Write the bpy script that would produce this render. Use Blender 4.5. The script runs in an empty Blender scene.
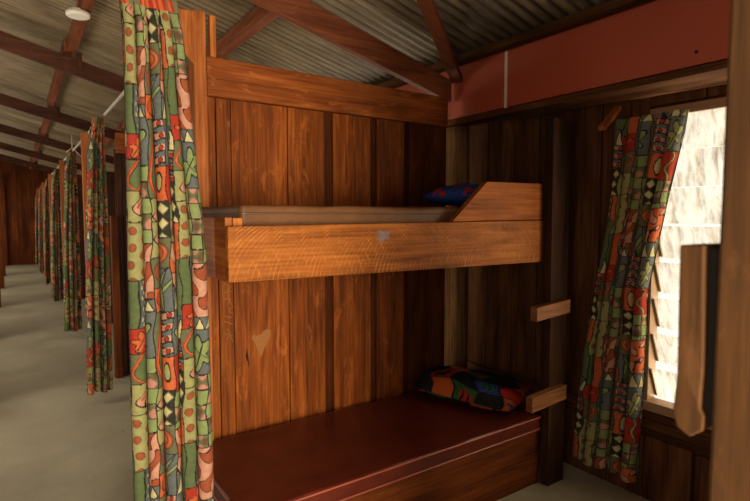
import bpy, bmesh, math, random
import numpy as np
from mathutils import Vector, Matrix, noise as mnoise

random.seed(7)
S = bpy.context.scene
COL = S.collection
PI = math.pi
BAY = 2.81          # one sleeping bay, partition to partition
YP = 2.64           # face of the partition behind the bunk
SL = 0.258          # fall of the roof per metre towards the window wall

# ------------------------------------------------------------------ colours
def lin(r, g, b):
    f = lambda c: (c / 255 / 12.92) if c / 255 <= 0.04045 else ((c / 255 + 0.055) / 1.055) ** 2.4
    return (f(r), f(g), f(b))

# ------------------------------------------------------------------ node helper
class NT:
    def __init__(s, name):
        s.m = bpy.data.materials.new(name); s.m.use_nodes = True
        s.t = s.m.node_tree; s.t.nodes.clear()
        s.out = s.t.nodes.new('ShaderNodeOutputMaterial')
    def n(s, typ, **kw):
        nd = s.t.nodes.new(typ)
        ins = kw.pop('ins', {})
        for k, v in kw.items(): setattr(nd, k, v)
        for k, v in ins.items(): s.put(nd.inputs[k], v)
        return nd
    def put(s, sock, v):
        if isinstance(v, bpy.types.NodeSocket): s.t.links.new(v, sock)
        elif isinstance(v, bpy.types.Node): s.t.links.new(v.outputs[0], sock)
        else:
            if sock.type == 'RGBA' and len(v) == 3: v = (*v, 1)
            sock.default_value = v
    def math(s, op, a, b=0.0, c=None):
        nd = s.n('ShaderNodeMath', operation=op)
        s.put(nd.inputs[0], a); s.put(nd.inputs[1], b)
        if c is not None: s.put(nd.inputs[2], c)
        return nd.outputs[0]
    def mix(s, f, a, b, blend='MIX'):
        nd = s.n('ShaderNodeMix', data_type='RGBA', blend_type=blend)
        s.put(nd.inputs[0], f); s.put(nd.inputs[6], a); s.put(nd.inputs[7], b)
        return nd.outputs[2]
    def ramp(s, f, stops):
        nd = s.n('ShaderNodeValToRGB'); s.put(nd.inputs[0], f)
        e = nd.color_ramp.elements
        while len(e) < len(stops): e.new(0.5)
        for el, (p, c) in zip(e, stops):
            el.position = p; el.color = (*c, 1) if len(c) == 3 else c
        return nd.outputs[0]
    def rampv(s, f, lo, hi):
        return s.ramp(f, [(lo, (0, 0, 0)), (hi, (1, 1, 1))])
    def noise(s, vec, scale, detail=4, rough=0.55, dist=0.0):
        nd = s.n('ShaderNodeTexNoise', ins={'Vector': vec, 'Scale': scale, 'Detail': detail, 'Roughness': rough, 'Distortion': dist})
        return nd.outputs[0]
    def map(s, vec, scale=(1, 1, 1), loc=(0, 0, 0)):
        nd = s.n('ShaderNodeMapping', ins={'Vector': vec, 'Scale': scale, 'Location': loc})
        return nd.outputs[0]
    def bsdf(s, color, rough=0.6, bump=None, bstr=0.2, bdist=0.01, **kw):
        b = s.n('ShaderNodeBsdfPrincipled')
        s.put(b.inputs['Base Color'], color); s.put(b.inputs['Roughness'], rough)
        for k, v in kw.items(): s.put(b.inputs[k.replace('_', ' ')], v)
        if bump is not None:
            bp = s.n('ShaderNodeBump', ins={'Strength': bstr, 'Distance': bdist, 'Height': bump})
            s.t.links.new(bp.outputs[0], b.inputs['Normal'])
        s.t.links.new(b.outputs[0], s.out.inputs[0])
        return b

def wood(name, dark, mid, light, rough=0.55, saw=0.0, worn=0.0, smudge=False, spec=0.14, bstr=0.35):
    k = NT(name)
    uv = k.n('ShaderNodeUVMap').outputs[0]
    tint = k.n('ShaderNodeAttribute', attribute_name='tint').outputs[2]
    fine = k.noise(k.map(uv, (3.0, 70, 1)), 1.0, 6, 0.6, 0.4)
    broad = k.noise(k.map(uv, (1.2, 9, 1)), 1.0, 4, 0.55, 0.8)
    patch = k.noise(k.map(uv, (3.2, 5.0, 1), (4, 2, 0)), 1.0, 5, 0.6, 0.3)
    g = k.math('ADD', k.math('MULTIPLY', fine, 0.45), k.math('MULTIPLY', broad, 0.55))
    col = k.ramp(g, [(0.33, dark), (0.50, mid), (0.68, light)])
    col = k.mix(k.math('MULTIPLY', k.rampv(patch, 0.40, 0.75), 0.45), col, tuple(c * 0.55 for c in mid))
    streak = k.noise(k.map(uv, (1.6, 160, 1), (1, 9, 0)), 1.0, 3, 0.5)
    col = k.mix(k.math('MULTIPLY', k.rampv(streak, 0.60, 0.72), 0.32), col, tuple(c * 0.45 for c in dark))
    if worn:
        w = k.noise(k.map(uv, (5.5, 14, 1), (3, 8, 0)), 1.0, 7, 0.7, 0.6)
        col = k.mix(k.math('MULTIPLY', k.rampv(w, 0.56, 0.66), worn), col, tuple(min(1, c * 1.9 + 0.02) for c in light))
    height = g
    if saw:
        # curved circular-saw marks across the board
        sep = k.n('ShaderNodeSeparateXYZ', ins={0: uv})
        u, v = sep.outputs[0], sep.outputs[1]
        dv = k.math('SUBTRACT', v, 1.60)
        arc = k.math('SQRT', k.math('MAXIMUM', k.math('SUBTRACT', 0.105, k.math('MULTIPLY', dv, dv)), 0.0004))
        jit = k.noise(k.map(uv, (5, 0.8, 1)), 1.0, 3)
        for sgn, per, thr, gain, off in ((1, 0.021, 0.62, 1.0, 7), (-1, 0.052, 0.86, 0.55, 31)):
            ph = k.math('ADD', k.math('MULTIPLY', k.math('ADD', u, k.math('MULTIPLY', arc, sgn)), 2 * PI / per), k.math('MULTIPLY', jit, 9.0))
            ln = k.rampv(k.math('SINE', ph), thr, thr + 0.35)
            brk = k.rampv(k.noise(k.map(uv, (3.6, 9, 1), (off, 0, 0)), 1.0, 4, 0.6), 0.38, 0.62)
            amp = k.rampv(k.noise(k.map(uv, (38, 4, 1), (off, 5, 0)), 1.0, 2), 0.40, 0.62)
            f = k.math('MULTIPLY', k.math('MULTIPLY', k.math('MULTIPLY', ln, brk), amp), saw * gain)
            col = k.mix(f, col, tuple(min(1, c * 1.5 + 0.02) for c in light))
    if smudge:
        oc = k.n('ShaderNodeTexCoord').outputs['Object']
        d = k.n('ShaderNodeVectorMath', operation='DISTANCE', ins={0: k.map(oc, (1, 1, 1.25)), 1: (1.335, 1.87, 1.465 * 1.25)}).outputs[1]
        nz = k.noise(oc, 32, 4, 0.65, 0.8)
        f = k.rampv(k.math('SUBTRACT', k.math('MULTIPLY', nz, 0.085), d), 0.005, 0.022)
        col = k.mix(k.math('MULTIPLY', f, 0.65), col, lin(112, 112, 122))
    val = k.math('ADD', k.math('MULTIPLY', tint, 0.75), 0.6)
    hsv = k.n('ShaderNodeHueSaturation', ins={'Value': val, 'Color': col})
    k.bsdf(hsv.outputs[0], rough, height, bstr, 0.004, Specular_IOR_Level=spec)
    return k.m

def plain(name, col, rough=0.5, var=0.12, scale=12, bstr=0.1, **kw):
    k = NT(name)
    oc = k.n('ShaderNodeTexCoord').outputs['Object']
    n = k.noise(oc, scale, 5, 0.6)
    c = k.mix(n, tuple(x * (1 - var) for x in col), tuple(min(1, x * (1 + var)) for x in col))
    k.bsdf(c, rough, n, bstr, 0.004, **kw)
    return k.m

M = {}
M['plank'] = wood('partition_timber', lin(50, 21, 6), lin(126, 62, 16), lin(176, 98, 34), 0.6, worn=0.22, spec=0.14)
M['plank_dark'] = wood('unlit_bay_timber', lin(26, 14, 8), lin(60, 34, 18), lin(84, 52, 28), 0.65, spec=0.2)  # partition timber darkened, shade of the farther bays put into its colour
M['rung'] = wood('rung_timber', lin(58, 31, 14), lin(116, 70, 34), lin(150, 98, 54), 0.6, spec=0.25)
M['plank_grey'] = wood('weathered_timber', lin(36, 19, 9), lin(84, 50, 24), lin(120, 80, 44), 0.75, spec=0.12)
M['batten'] = wood('dark_batten_timber', lin(48, 20, 8), lin(96, 46, 16), lin(128, 68, 28), 0.65, spec=0.1)
M['beam'] = wood('beam_timber', lin(62, 27, 9), lin(126, 62, 20), lin(168, 96, 40), 0.6, worn=0.3, spec=0.15)
M['rail'] = wood('sawn_rail_timber', lin(84, 42, 14), lin(140, 78, 27), lin(176, 108, 46), 0.6, saw=0.5, smudge=True)
M['board'] = wood('bed_board_timber', lin(88, 42, 14), lin(148, 80, 28), lin(182, 110, 46), 0.6, saw=0.12)
M['endboard'] = wood('end_board_timber', lin(86, 42, 18), lin(150, 82, 38), lin(186, 116, 62), 0.55)
M['post'] = wood('post_timber', lin(92, 44, 18), lin(158, 88, 40), lin(196, 122, 66), 0.55)
M['ladder'] = wood('ladder_timber', lin(24, 13, 6), lin(50, 28, 13), lin(80, 48, 24), 0.7, spec=0.12)
M['rafter'] = wood('rafter_timber', lin(46, 23, 12), lin(86, 43, 22), lin(120, 66, 36), 0.65, worn=0.12, spec=0.3)
M['purlin'] = wood('purlin_timber', lin(64, 30, 14), lin(112, 56, 28), lin(146, 82, 46), 0.65, worn=0.2, spec=0.3)
M['log'] = wood('log_bark', lin(56, 36, 18), lin(110, 76, 42), lin(148, 114, 70), 0.85, spec=0.2, bstr=0.6)
M['near'] = wood('near_post_timber', lin(42, 24, 9), lin(82, 51, 21), lin(112, 73, 34), 0.75, worn=0.2, spec=0.25)
M['red_panel'] = plain('red_painted_panel', lin(170, 78, 52), 0.42, 0.05, 3, 0.02)
M['white_strip'] = plain('white_joint_strip', lin(214, 200, 180), 0.5)
M['metal'] = plain('galvanised_metal', lin(216, 210, 198), 0.35, 0.1, 30, Metallic=0.3)
M['disc'] = plain('white_plastic', lin(236, 230, 216), 0.45, 0.03)
M['window_paint'] = plain('window_frame_paint', lin(150, 116, 82), 0.5, 0.15)
M['clip'] = plain('louvre_clip', lin(120, 96, 66), 0.5, 0.2)
M['scratch'] = plain('scratched_bare_wood', lin(146, 92, 42), 0.85, 0.4, 160)
M['hole'] = plain('dark_hole', lin(22, 16, 12), 0.9)
M['twine'] = plain('pale_twine', lin(186, 168, 140), 0.8)

def floor_mat():
    k = NT('painted_floor')
    oc = k.n('ShaderNodeTexCoord').outputs['Object']
    a = k.noise(oc, 1.6, 6, 0.62, 0.5); b = k.noise(oc, 22, 4, 0.6)
    c = k.ramp(a, [(0.3, lin(150, 142, 122)), (0.55, lin(168, 160, 138)), (0.75, lin(182, 174, 152))])
    c = k.mix(k.math('MULTIPLY', k.rampv(b, 0.55, 0.8), 0.25), c, lin(120, 112, 98))
    vo = k.n('ShaderNodeTexVoronoi', ins={'Vector': oc, 'Scale': 2.3}).outputs[0]
    c = k.mix(k.math('MULTIPLY', k.math('LESS_THAN', vo, 0.022), 0.7), c, lin(86, 76, 62))
    vo = k.n('ShaderNodeTexVoronoi', ins={'Vector': oc, 'Scale': 9}).outputs[0]
    c = k.mix(k.math('MULTIPLY', k.math('LESS_THAN', vo, 0.03), 0.55), c, lin(206, 198, 182))
    k.bsdf(c, 0.42, b, 0.06, 0.004, Specular_IOR_Level=0.4)
    return k.m
M['floor'] = floor_mat()

def iron_mat():
    k = NT('corrugated_iron')
    oc = k.n('ShaderNodeTexCoord').outputs['Object']
    a = k.noise(k.map(oc, (0.8, 1.6, 1)), 1.5, 6, 0.65, 0.6)
    st = k.noise(k.map(oc, (1.5, 13.16, 1)), 1.0, 5, 0.7)
    c = k.ramp(a, [(0.3, lin(104, 88, 64)), (0.5, lin(136, 118, 90)), (0.7, lin(158, 140, 110))])
    c = k.mix(k.math('MULTIPLY', k.rampv(st, 0.54, 0.66), 0.55), c, lin(78, 60, 42))
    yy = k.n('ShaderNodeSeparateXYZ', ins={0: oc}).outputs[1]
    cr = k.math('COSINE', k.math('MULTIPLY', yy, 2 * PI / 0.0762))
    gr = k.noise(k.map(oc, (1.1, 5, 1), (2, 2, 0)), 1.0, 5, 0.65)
    c = k.mix(k.math('MULTIPLY', k.rampv(cr, 0.1, 0.85), k.math('ADD', k.math('MULTIPLY', k.rampv(gr, 0.35, 0.6), 0.5), 0.35)), c, lin(52, 42, 32))  # valley dirt, its dark tone also painting in the corrugation shade
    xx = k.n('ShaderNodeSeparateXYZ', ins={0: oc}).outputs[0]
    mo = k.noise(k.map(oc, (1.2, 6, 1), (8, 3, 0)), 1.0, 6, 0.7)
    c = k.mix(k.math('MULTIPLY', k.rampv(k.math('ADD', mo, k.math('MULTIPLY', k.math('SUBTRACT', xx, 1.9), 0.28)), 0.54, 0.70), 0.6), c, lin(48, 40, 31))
    ru = k.noise(k.map(oc, (3, 9, 3), (5, 1, 0)), 1.4, 6, 0.7)
    c = k.mix(k.math('MULTIPLY', k.rampv(ru, 0.60, 0.70), 0.6), c, lin(96, 60, 34))
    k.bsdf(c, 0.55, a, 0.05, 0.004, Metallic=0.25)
    return k.m
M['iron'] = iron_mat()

def vinyl(name, dark, mid, rough, sc=7, spec=0.45):
    k = NT(name)
    oc = k.n('ShaderNodeTexCoord').outputs['Object']
    a = k.noise(oc, sc, 6, 0.6, 0.4); b = k.noise(oc, 240, 2, 0.5)
    c = k.mix(k.rampv(a, 0.3, 0.7), dark, mid)
    h = k.math('ADD', k.math('MULTIPLY', a, 1.0), k.math('MULTIPLY', b, 0.05))
    k.bsdf(c, rough, h, 0.25, 0.01, Specular_IOR_Level=spec)
    return k.m
M['vinyl_red'] = vinyl('red_brown_vinyl', lin(72, 24, 13), lin(92, 33, 19), 0.36)
M['vinyl_red_pipe'] = vinyl('red_vinyl_piping', lin(140, 70, 54), lin(160, 84, 64), 0.3)
M['vinyl_brown'] = vinyl('brown_vinyl', lin(88, 54, 31), lin(114, 76, 46), 0.5, 7, 0.2)
M['vinyl_brown_pipe'] = vinyl('brown_vinyl_piping', lin(84, 58, 40), lin(104, 74, 52), 0.4)

def printed(name):
    k = NT(name)
    c = k.n('ShaderNodeVertexColor', layer_name='print').outputs[0]
    oc = k.n('ShaderNodeTexCoord').outputs['Object']
    w = k.noise(oc, 420, 2, 0.6)
    c = k.mix(k.math('MULTIPLY', k.rampv(k.noise(oc, 55, 4, 0.65), 0.45, 0.75), 0.22), c, k.mix(0.5, c, lin(120, 110, 90)))
    b = k.bsdf(c, 0.9, w, 0.12, 0.002, Specular_IOR_Level=0.12)
    tr = k.n('ShaderNodeBsdfTranslucent', ins={'Color': c})
    mx = k.n('ShaderNodeMixShader', ins={0: 0.12})
    k.t.links.new(b.outputs[0], mx.inputs[1]); k.t.links.new(tr.outputs[0], mx.inputs[2])
    k.t.links.new(mx.outputs[0], k.out.inputs[0])
    return k.m
M['print'] = printed('printed_patchwork_cotton')

def glass_mat():
    k = NT('frosted_louvre_glass')
    oc = k.n('ShaderNodeTexCoord').outputs['Object']
    a = k.rampv(k.noise(k.map(oc, (1, 9, 5)), 1.6, 6, 0.7), 0.42, 0.62)
    tr = k.n('ShaderNodeBsdfTransparent', ins={'Color': k.ramp(k.noise(k.map(oc, (1, 14, 3.5), (3, 1, 2)), 1.7, 6, 0.7, 0.6), [(0.46, (0.98, 0.97, 0.95)), (0.68, (0.62, 0.58, 0.50))])})
    tl = k.n('ShaderNodeBsdfTranslucent', ins={'Color': (0.80, 0.76, 0.70, 1)})
    gl = k.n('ShaderNodeBsdfGlossy', ins={'Color': (0.9, 0.9, 0.9, 1), 'Roughness': 0.15})
    m1 = k.n('ShaderNodeMixShader', ins={0: k.math('ADD', k.math('MULTIPLY', a, 0.25), 0.05), 1: tr.outputs[0], 2: tl.outputs[0]})
    m2 = k.n('ShaderNodeMixShader', ins={0: 0.06, 1: m1.outputs[0], 2: gl.outputs[0]})
    k.t.links.new(m2.outputs[0], k.out.inputs[0])
    return k.m
M['glass'] = glass_mat()

# ------------------------------------------------------------------ mesh helpers
class MB:
    """Collects boxes, prisms and tubes into one mesh with metre UVs along the grain and a tint per piece."""
    def __init__(s):
        s.bm = bmesh.new()
        s.uv = s.bm.loops.layers.uv.new('UVMap')
        s.ti = s.bm.loops.layers.float_color.new('tint')
    def _face(s, vs, ax, off, t, smooth=False):
        f = s.bm.faces.new(vs); f.normal_update()
        n = f.normal
        o = [i for i in range(3) if i != ax]
        c = max(o, key=lambda i: abs(n[i])) if max(abs(n[i]) for i in o) > 0.6 else None
        for l in f.loops:
            co = l.vert.co
            if c is None: u, v = co[o[0]] * 0.15, co[o[1]]
            else:
                w = [i for i in o if i != c][0]
                u, v = co[ax], co[w] + 0.37 * c
            l[s.uv].uv = (u + off[0], v + off[1])
            l[s.ti] = (t, t, t, 1)
        f.smooth = smooth
        return f
    def hexa(s, P, ax=0, t=0.5, off=None):
        off = off or (random.uniform(0, 40), random.uniform(0, 40))
        V = [s.bm.verts.new(p) for p in P]
        for q in ((0, 3, 2, 1), (4, 5, 6, 7), (0, 1, 5, 4), (1, 2, 6, 5), (2, 3, 7, 6), (3, 0, 4, 7)):
            s._face([V[i] for i in q], ax, off, t)
        return s
    def box(s, x0, x1, y0, y1, z0, z1, ax=0, t=0.5, off=None):
        return s.hexa([(x0, y0, z0), (x1, y0, z0), (x1, y1, z0), (x0, y1, z0),
                       (x0, y0, z1), (x1, y0, z1), (x1, y1, z1), (x0, y1, z1)], ax, t, off)
    def prism(s, pts, d, ax=0, t=0.5):
        """pts: 3-D outline; d: extrusion vector"""
        off = (random.uniform(0, 40), random.uniform(0, 40)); d = Vector(d)
        A = [s.bm.verts.new(Vector(p)) for p in pts]; B = [s.bm.verts.new(Vector(p) + d) for p in pts]
        s._face(A, ax, off, t); s._face(B[::-1], ax, off, t)
        n = len(A)
        for i in range(n): s._face([A[(i + 1) % n], A[i], B[i], B[(i + 1) % n]], ax, off, t)
        bmesh.ops.recalc_face_normals(s.bm, faces=s.bm.faces)
        return s
    def tube(s, pts, r, seg=10, ax=2, t=0.5, wob=0.0):
        off = (random.uniform(0, 40), random.uniform(0, 40))
        pts = [Vector(p) for p in pts]; rings = []
        for i, p in enumerate(pts):
            d = (pts[min(i + 1, len(pts) - 1)] - pts[max(i - 1, 0)]).normalized()
            a = d.orthogonal().normalized() if abs(d.z) < 0.9 else Vector((1, 0, 0)) - d * d.x
            a.normalize(); b = d.cross(a)
            rr = r[i] if isinstance(r, (list, tuple)) else r
            ring = []
            for k in range(seg):
                an = 2 * PI * k / seg
                q = rr * (1 + wob * mnoise.noise(Vector((math.cos(an) * 2.2, math.sin(an) * 2.2, i * 0.35))))
                ring.append(s.bm.verts.new(p + a * math.cos(an) * q + b * math.sin(an) * q))
            rings.append(ring)
        for i in range(len(rings) - 1):
            for k in range(seg):
                f = s.bm.faces.new((rings[i][k], rings[i][(k + 1) % seg], rings[i + 1][(k + 1) % seg], rings[i + 1][k]))
                f.smooth = True
                for l, (ii, kk) in zip(f.loops, ((i, k), (i, k + 1), (i + 1, k + 1), (i + 1, k))):
                    l[s.uv].uv = (pts[ii].dot(Vector((1, 1, 1))) * 0.58 + off[0] if ax != 2 else pts[ii].z + off[0], kk / seg * 2 * PI * 0.08 + off[1])
                    l[s.ti] = (t, t, t, 1)
        for ring in (rings[0][::-1], rings[-1]):
            f = s.bm.faces.new(ring)
            for l in f.loops:
                l[s.uv].uv = (l.vert.co.x, l.vert.co.y); l[s.ti] = (t, t, t, 1)
        return s
    def done(s, name, mat, parent=None, bevel=0.004, loc=None):
        bmesh.ops.recalc_face_normals(s.bm, faces=s.bm.faces)
        me = bpy.data.meshes.new(name); s.bm.to_mesh(me); s.bm.free()
        me.materials.append(M[mat] if isinstance(mat, str) else mat)
        return link(name, me, parent, bevel)

def link(name, me, parent=None, bevel=0):
    o = bpy.data.objects.new(name, me); COL.objects.link(o)
    if parent is not None:
        o.parent = parent
        o.matrix_parent_inverse = Matrix.Translation(-parent.location)
    if bevel:
        b = o.modifiers.new('bevel', 'BEVEL'); b.width = bevel; b.segments = 2
        b.limit_method = 'ANGLE'; b.angle_limit = 0.8; b.harden_normals = False
    return o

def tag(o, label, cat, group=None, kind=None):
    o['label'] = label; o['category'] = cat
    if group: o['group'] = group
    if kind: o['kind'] = kind
    return o
def thing(name, loc, label, cat, group=None):
    o = bpy.data.objects.new(name, None); COL.objects.link(o)
    o.location = loc; o.empty_display_size = 0.1
    return tag(o, label, cat, group)
def struct(o): o['kind'] = 'structure'; return o
def copy_tree(root, d, label, name=None):
    r = root.copy(); COL.objects.link(r); r.location = root.location + Vector(d); r['label'] = label
    for ch in root.children:
        c = ch.copy(); COL.objects.link(c); c.parent = r
        for g in ch.children:
            e = g.copy(); COL.objects.link(e); e.parent = c
    return r

# ================================================================== SETTING
YE = 19.95; YN = -1.75; XL = -1.3; XW = 2.83
m = MB(); m.box(XL - 0.1, XW + 0.12, YN, YE + 0.1, -0.06, 0, 1, 0.5); struct(m.done('floor', 'floor', bevel=0))

# corrugated iron roof: one skin each side of the ridge
def iron(name, xa, xb, za, zb):
    nyy = int((YE + 0.5 - YN) / 0.0762 * 8); nxx = 6
    ys = np.linspace(YN - 0.1, YE + 0.4, nyy); xs = np.linspace(xa, xb, nxx)
    Y, X = np.meshgrid(ys, xs); T = (X - xa) / (xb - xa)
    Z = za + (zb - za) * T + 0.0095 * np.cos(2 * PI * Y / 0.0762)
    co = np.stack([X, Y, Z], -1).reshape(-1, 3)
    i = np.arange(nxx - 1)[:, None] * nyy + np.arange(nyy - 1)[None, :]
    q = np.stack([i, i + 1, i + nyy + 1, i + nyy], -1).reshape(-1, 4)
    return grid_mesh(name, co, q)
def grid_mesh(name, co, q):
    me = bpy.data.meshes.new(name)
    me.vertices.add(len(co)); me.vertices.foreach_set('co', co.astype(np.float32).ravel())
    me.loops.add(q.size); me.loops.foreach_set('vertex_index', q.astype(np.int32).ravel())
    me.polygons.add(len(q)); me.polygons.foreach_set('loop_start', np.arange(len(q), dtype=np.int32) * 4)
    me.polygons.foreach_set('use_smooth', np.ones(len(q), dtype=bool))
    me.update(calc_edges=True); me.validate()
    return me
ROOF = 3.24       # iron above x = 0
XR = -1.55         # top of the lean-to roof
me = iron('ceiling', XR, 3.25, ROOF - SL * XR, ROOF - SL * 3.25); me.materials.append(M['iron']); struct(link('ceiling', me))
def rz(x): return ROOF - SL * x

# --- partition walls of upright boards
SE = [0.80, 0.849, 0.927, 1.243, 1.473, 1.529, 1.794, 1.839, 2.053, 2.09, 2.41]
DEEP = {4: 1, 6: 1, 8: 1}
def partition(y, seed):
    random.seed(seed)
    m = MB(); b = MB()
    for i in range(len(SE) - 1):
        a, c = SE[i], SE[i + 1]
        t = [0.42, 0.34, 0.66, 0.54, 0.1, 0.58, 0.0, 0.30, -0.3, -0.42][i]
        if i in DEEP:
            b.box(a, c, y + 0.020, y + 0.042, 0, 2.18, 2, t)
        else:
            b.box(a - 0.01, c + 0.01, y + 0.022, y + 0.044, 0, 2.18, 2, 0.2)
            m.box(a + 0.0022, c - 0.0022, y + random.uniform(0, 0.003), y + 0.020, 0, 2.18, 2, t)
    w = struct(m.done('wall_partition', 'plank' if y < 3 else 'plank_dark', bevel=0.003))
    k = b.done('backing_boards', 'batten', w, 0); k['kind'] = 'structure'
    return w
ORD = ['behind the bunk in the front bay', 'second', 'third', 'fourth', 'fifth', 'sixth']
for k in range(6): partition(YP + BAY * k, 10 + k)
random.seed(77); m = MB(); x = 0.78
while x < XW:
    m.box(x, min(x + 0.23, XW) - 0.003, YP - BAY - 0.02, YP - BAY, 0, 2.5, 2, random.uniform(0.3, 0.6)); x += 0.23
struct(m.done('wall_front', 'plank', bevel=0))       # partition beside the viewer

# heart and letters scratched into the bare timber of the front partition
def strokes(lines, y, w=0.0035):
    m = MB()
    for ln in lines:
        for (x0, z0), (x1, z1) in zip(ln, ln[1:]):
            d = Vector((x1 - x0, 0, z1 - z0)); L = d.length; d.normalize(); n = Vector((-d.z, 0, d.x)) * (w / 2)
            a, c = Vector((x0, y, z0)), Vector((x1, y, z1))
            m.prism([a - n, c - n, c + n, a + n], (0, 0.0012, 0), 0, 0.5)
    return m
wall0 = bpy.data.objects['wall_partition']
gm = strokes([[(0.872, 1.155), (0.918, 1.158)], [(0.876, 1.20), (0.914, 1.185), (0.898, 1.165)],
              [(0.872, 1.118), (0.902, 1.122), (0.918, 1.075), (0.898, 1.06), (0.918, 1.04)],
              [(0.878, 1.03), (0.914, 1.02)], [(0.872, 1.005), (0.918, 0.985)],
              [(0.876, 0.94), (0.915, 0.925)], [(0.888, 0.965), (0.900, 0.935), (0.884, 0.905)], [(0.903, 0.93), (0.916, 0.892)]], YP - 0.0006, 0.0032)
o = gm.done('scratched_letters', 'scratch', wall0, 0); o['kind'] = 'structure'
hp = [(1.066, 0.785), (1.048, 0.83), (1.036, 0.87), (1.016, 0.897), (1.03, 0.915), (1.05, 0.905), (1.071, 0.912), (1.084, 0.925),
      (1.108, 0.937), (1.131, 0.925), (1.128, 0.893), (1.112, 0.862), (1.090, 0.83), (1.078, 0.795)]
m = MB(); m.prism([(x, YP - 0.0008, z) for x, z in hp], (0, 0.0012, 0), 2, 0.5)
o = m.done('scratched_heart', 'scratch', wall0, 0); o['kind'] = 'structure'
m = MB(); m.prism([(0.985, YP - 0.0006, 0.80), (0.995, YP - 0.0006, 0.79), (0.991, YP - 0.0006, 0.83), (0.999, YP - 0.0006, 0.745), (1.004, YP - 0.0006, 0.75), (0.993, YP - 0.0006, 0.85)], (0, 0.001, 0), 2, 0.1)
o = m.done('split_knot', 'hole', wall0, 0); o['kind'] = 'structure'

# --- window wall
random.seed(3)
WY0, WY1, WZ0, WZ1 = 0.42, 1.47, 0.54, 2.085
m = MB(); b = MB()
ysm = [3.35, 3.06, 2.86, 2.66, 2.421, 2.214, 1.95, 1.772, 1.60, 1.49]
for a, c in zip(ysm, ysm[1:]):
    m.box(XW + random.uniform(0, 0.006), XW + 0.022, c + 0.004, a - 0.004, 0.30, 2.42, 2, random.choice([0.25, 0.45, 0.6, 0.7]))
FW = [(0.42 + BAY * k, 1.47 + BAY * k) for k in range(1, 7)]
for y0 in np.arange(3.35, YE, 0.24):
    if any(a < y0 + 0.12 < c for a, c in FW):
        m.box(XW, XW + 0.022, y0 + 0.004, y0 + 0.236, 0.30, 0.54, 2, random.uniform(0.2, 0.7)).box(XW, XW + 0.022, y0 + 0.004, y0 + 0.236, 2.08, 2.42, 2, random.uniform(0.2, 0.7))
    else: m.box(XW, XW + 0.022, y0 + 0.004, y0 + 0.236, 0.30, 2.42, 2, random.uniform(0.2, 0.7))
for y0 in np.arange(-1.2, 0.30, 0.25):
    m.box(XW, XW + 0.022, y0 + 0.004, y0 + 0.246, 0.30, 2.42, 2, random.uniform(0.3, 0.7))
for y0, y1 in ((1.49, 1.22), (1.215, 0.93), (0.925, 0.66), (0.655, 0.32)):      # boards over the window
    m.box(XW, XW + 0.022, y1, y0, WZ1 + 0.05, 2.42, 2, random.uniform(0.4, 0.7))
b.box(XW + 0.022, XW + 0.045, YN, WY0 - 0.05, 0, 2.45, 2, 0.2)
ya = WY1 + 0.02
for a, c in FW:
    b.box(XW + 0.022, XW + 0.045, ya, a - 0.1, 0, 2.45, 2, 0.2).box(XW + 0.022, XW + 0.045, a - 0.1, c + 0.1, 0, 0.54, 2, 0.2).box(XW + 0.022, XW + 0.045, a - 0.1, c + 0.1, 2.08, 2.45, 2, 0.2); ya = c + 0.1
b.box(XW + 0.022, XW + 0.045, ya, YE, 0, 2.45, 2, 0.2)
b.box(XW + 0.022, XW + 0.045, WY0 - 0.05, WY1 + 0.02, WZ1 + 0.03, 2.45, 2, 0.2).box(XW + 0.022, XW + 0.045, WY0 - 0.05, WY1 + 0.02, 0, WZ0 - 0.06, 2, 0.2)
w = struct(m.done('wall_right', 'plank_grey', bevel=0.003))
o = b.done('backing_boards', 'batten', w, 0); o['kind'] = 'structure'
# dado of short boards and the two flat strips above it
m = MB(); y = 4.4
for c in (4.15, 3.9, 3.62, 3.4, 3.12, 2.84, 2.56, 2.30, 2.03, 1.90, 1.66, 1.45, 1.20, 1.165, 0.90, 0.62, 0.36, 0.10, -0.2, -0.5):
    deep = (y - c) < 0.06
    m.box(XW - (0.012 if deep else 0.04), XW, c + 0.003, y - 0.003, 0, 0.33 if deep else 0.345 + random.uniform(-0.008, 0.012), 2, 0.1 if deep else random.choice([0.35, 0.5, 0.65]))
    y = c
struct(m.done('baseboard_right', 'plank_grey', bevel=0.004))
m = MB(); m.box(XW - 0.022, XW, -0.5, 4.4, 0.385, 0.44, 1, 0.25).box(XW - 0.028, XW, -0.5, 1.60, 0.445, 0.49, 1, 0.35).box(XW - 0.016, XW, -0.5, 4.4, 0.335, 0.38, 1, 0.15)
struct(m.done('trim_1', 'plank_grey', bevel=0.003))
m = MB(); m.box(XW + 0.045, XW + 0.3, -1.0, 3.2, 2.30, 2.33, 1, 0.2)       # eave soffit outside
struct(m.done('trim_2', 'batten', bevel=0))

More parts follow.
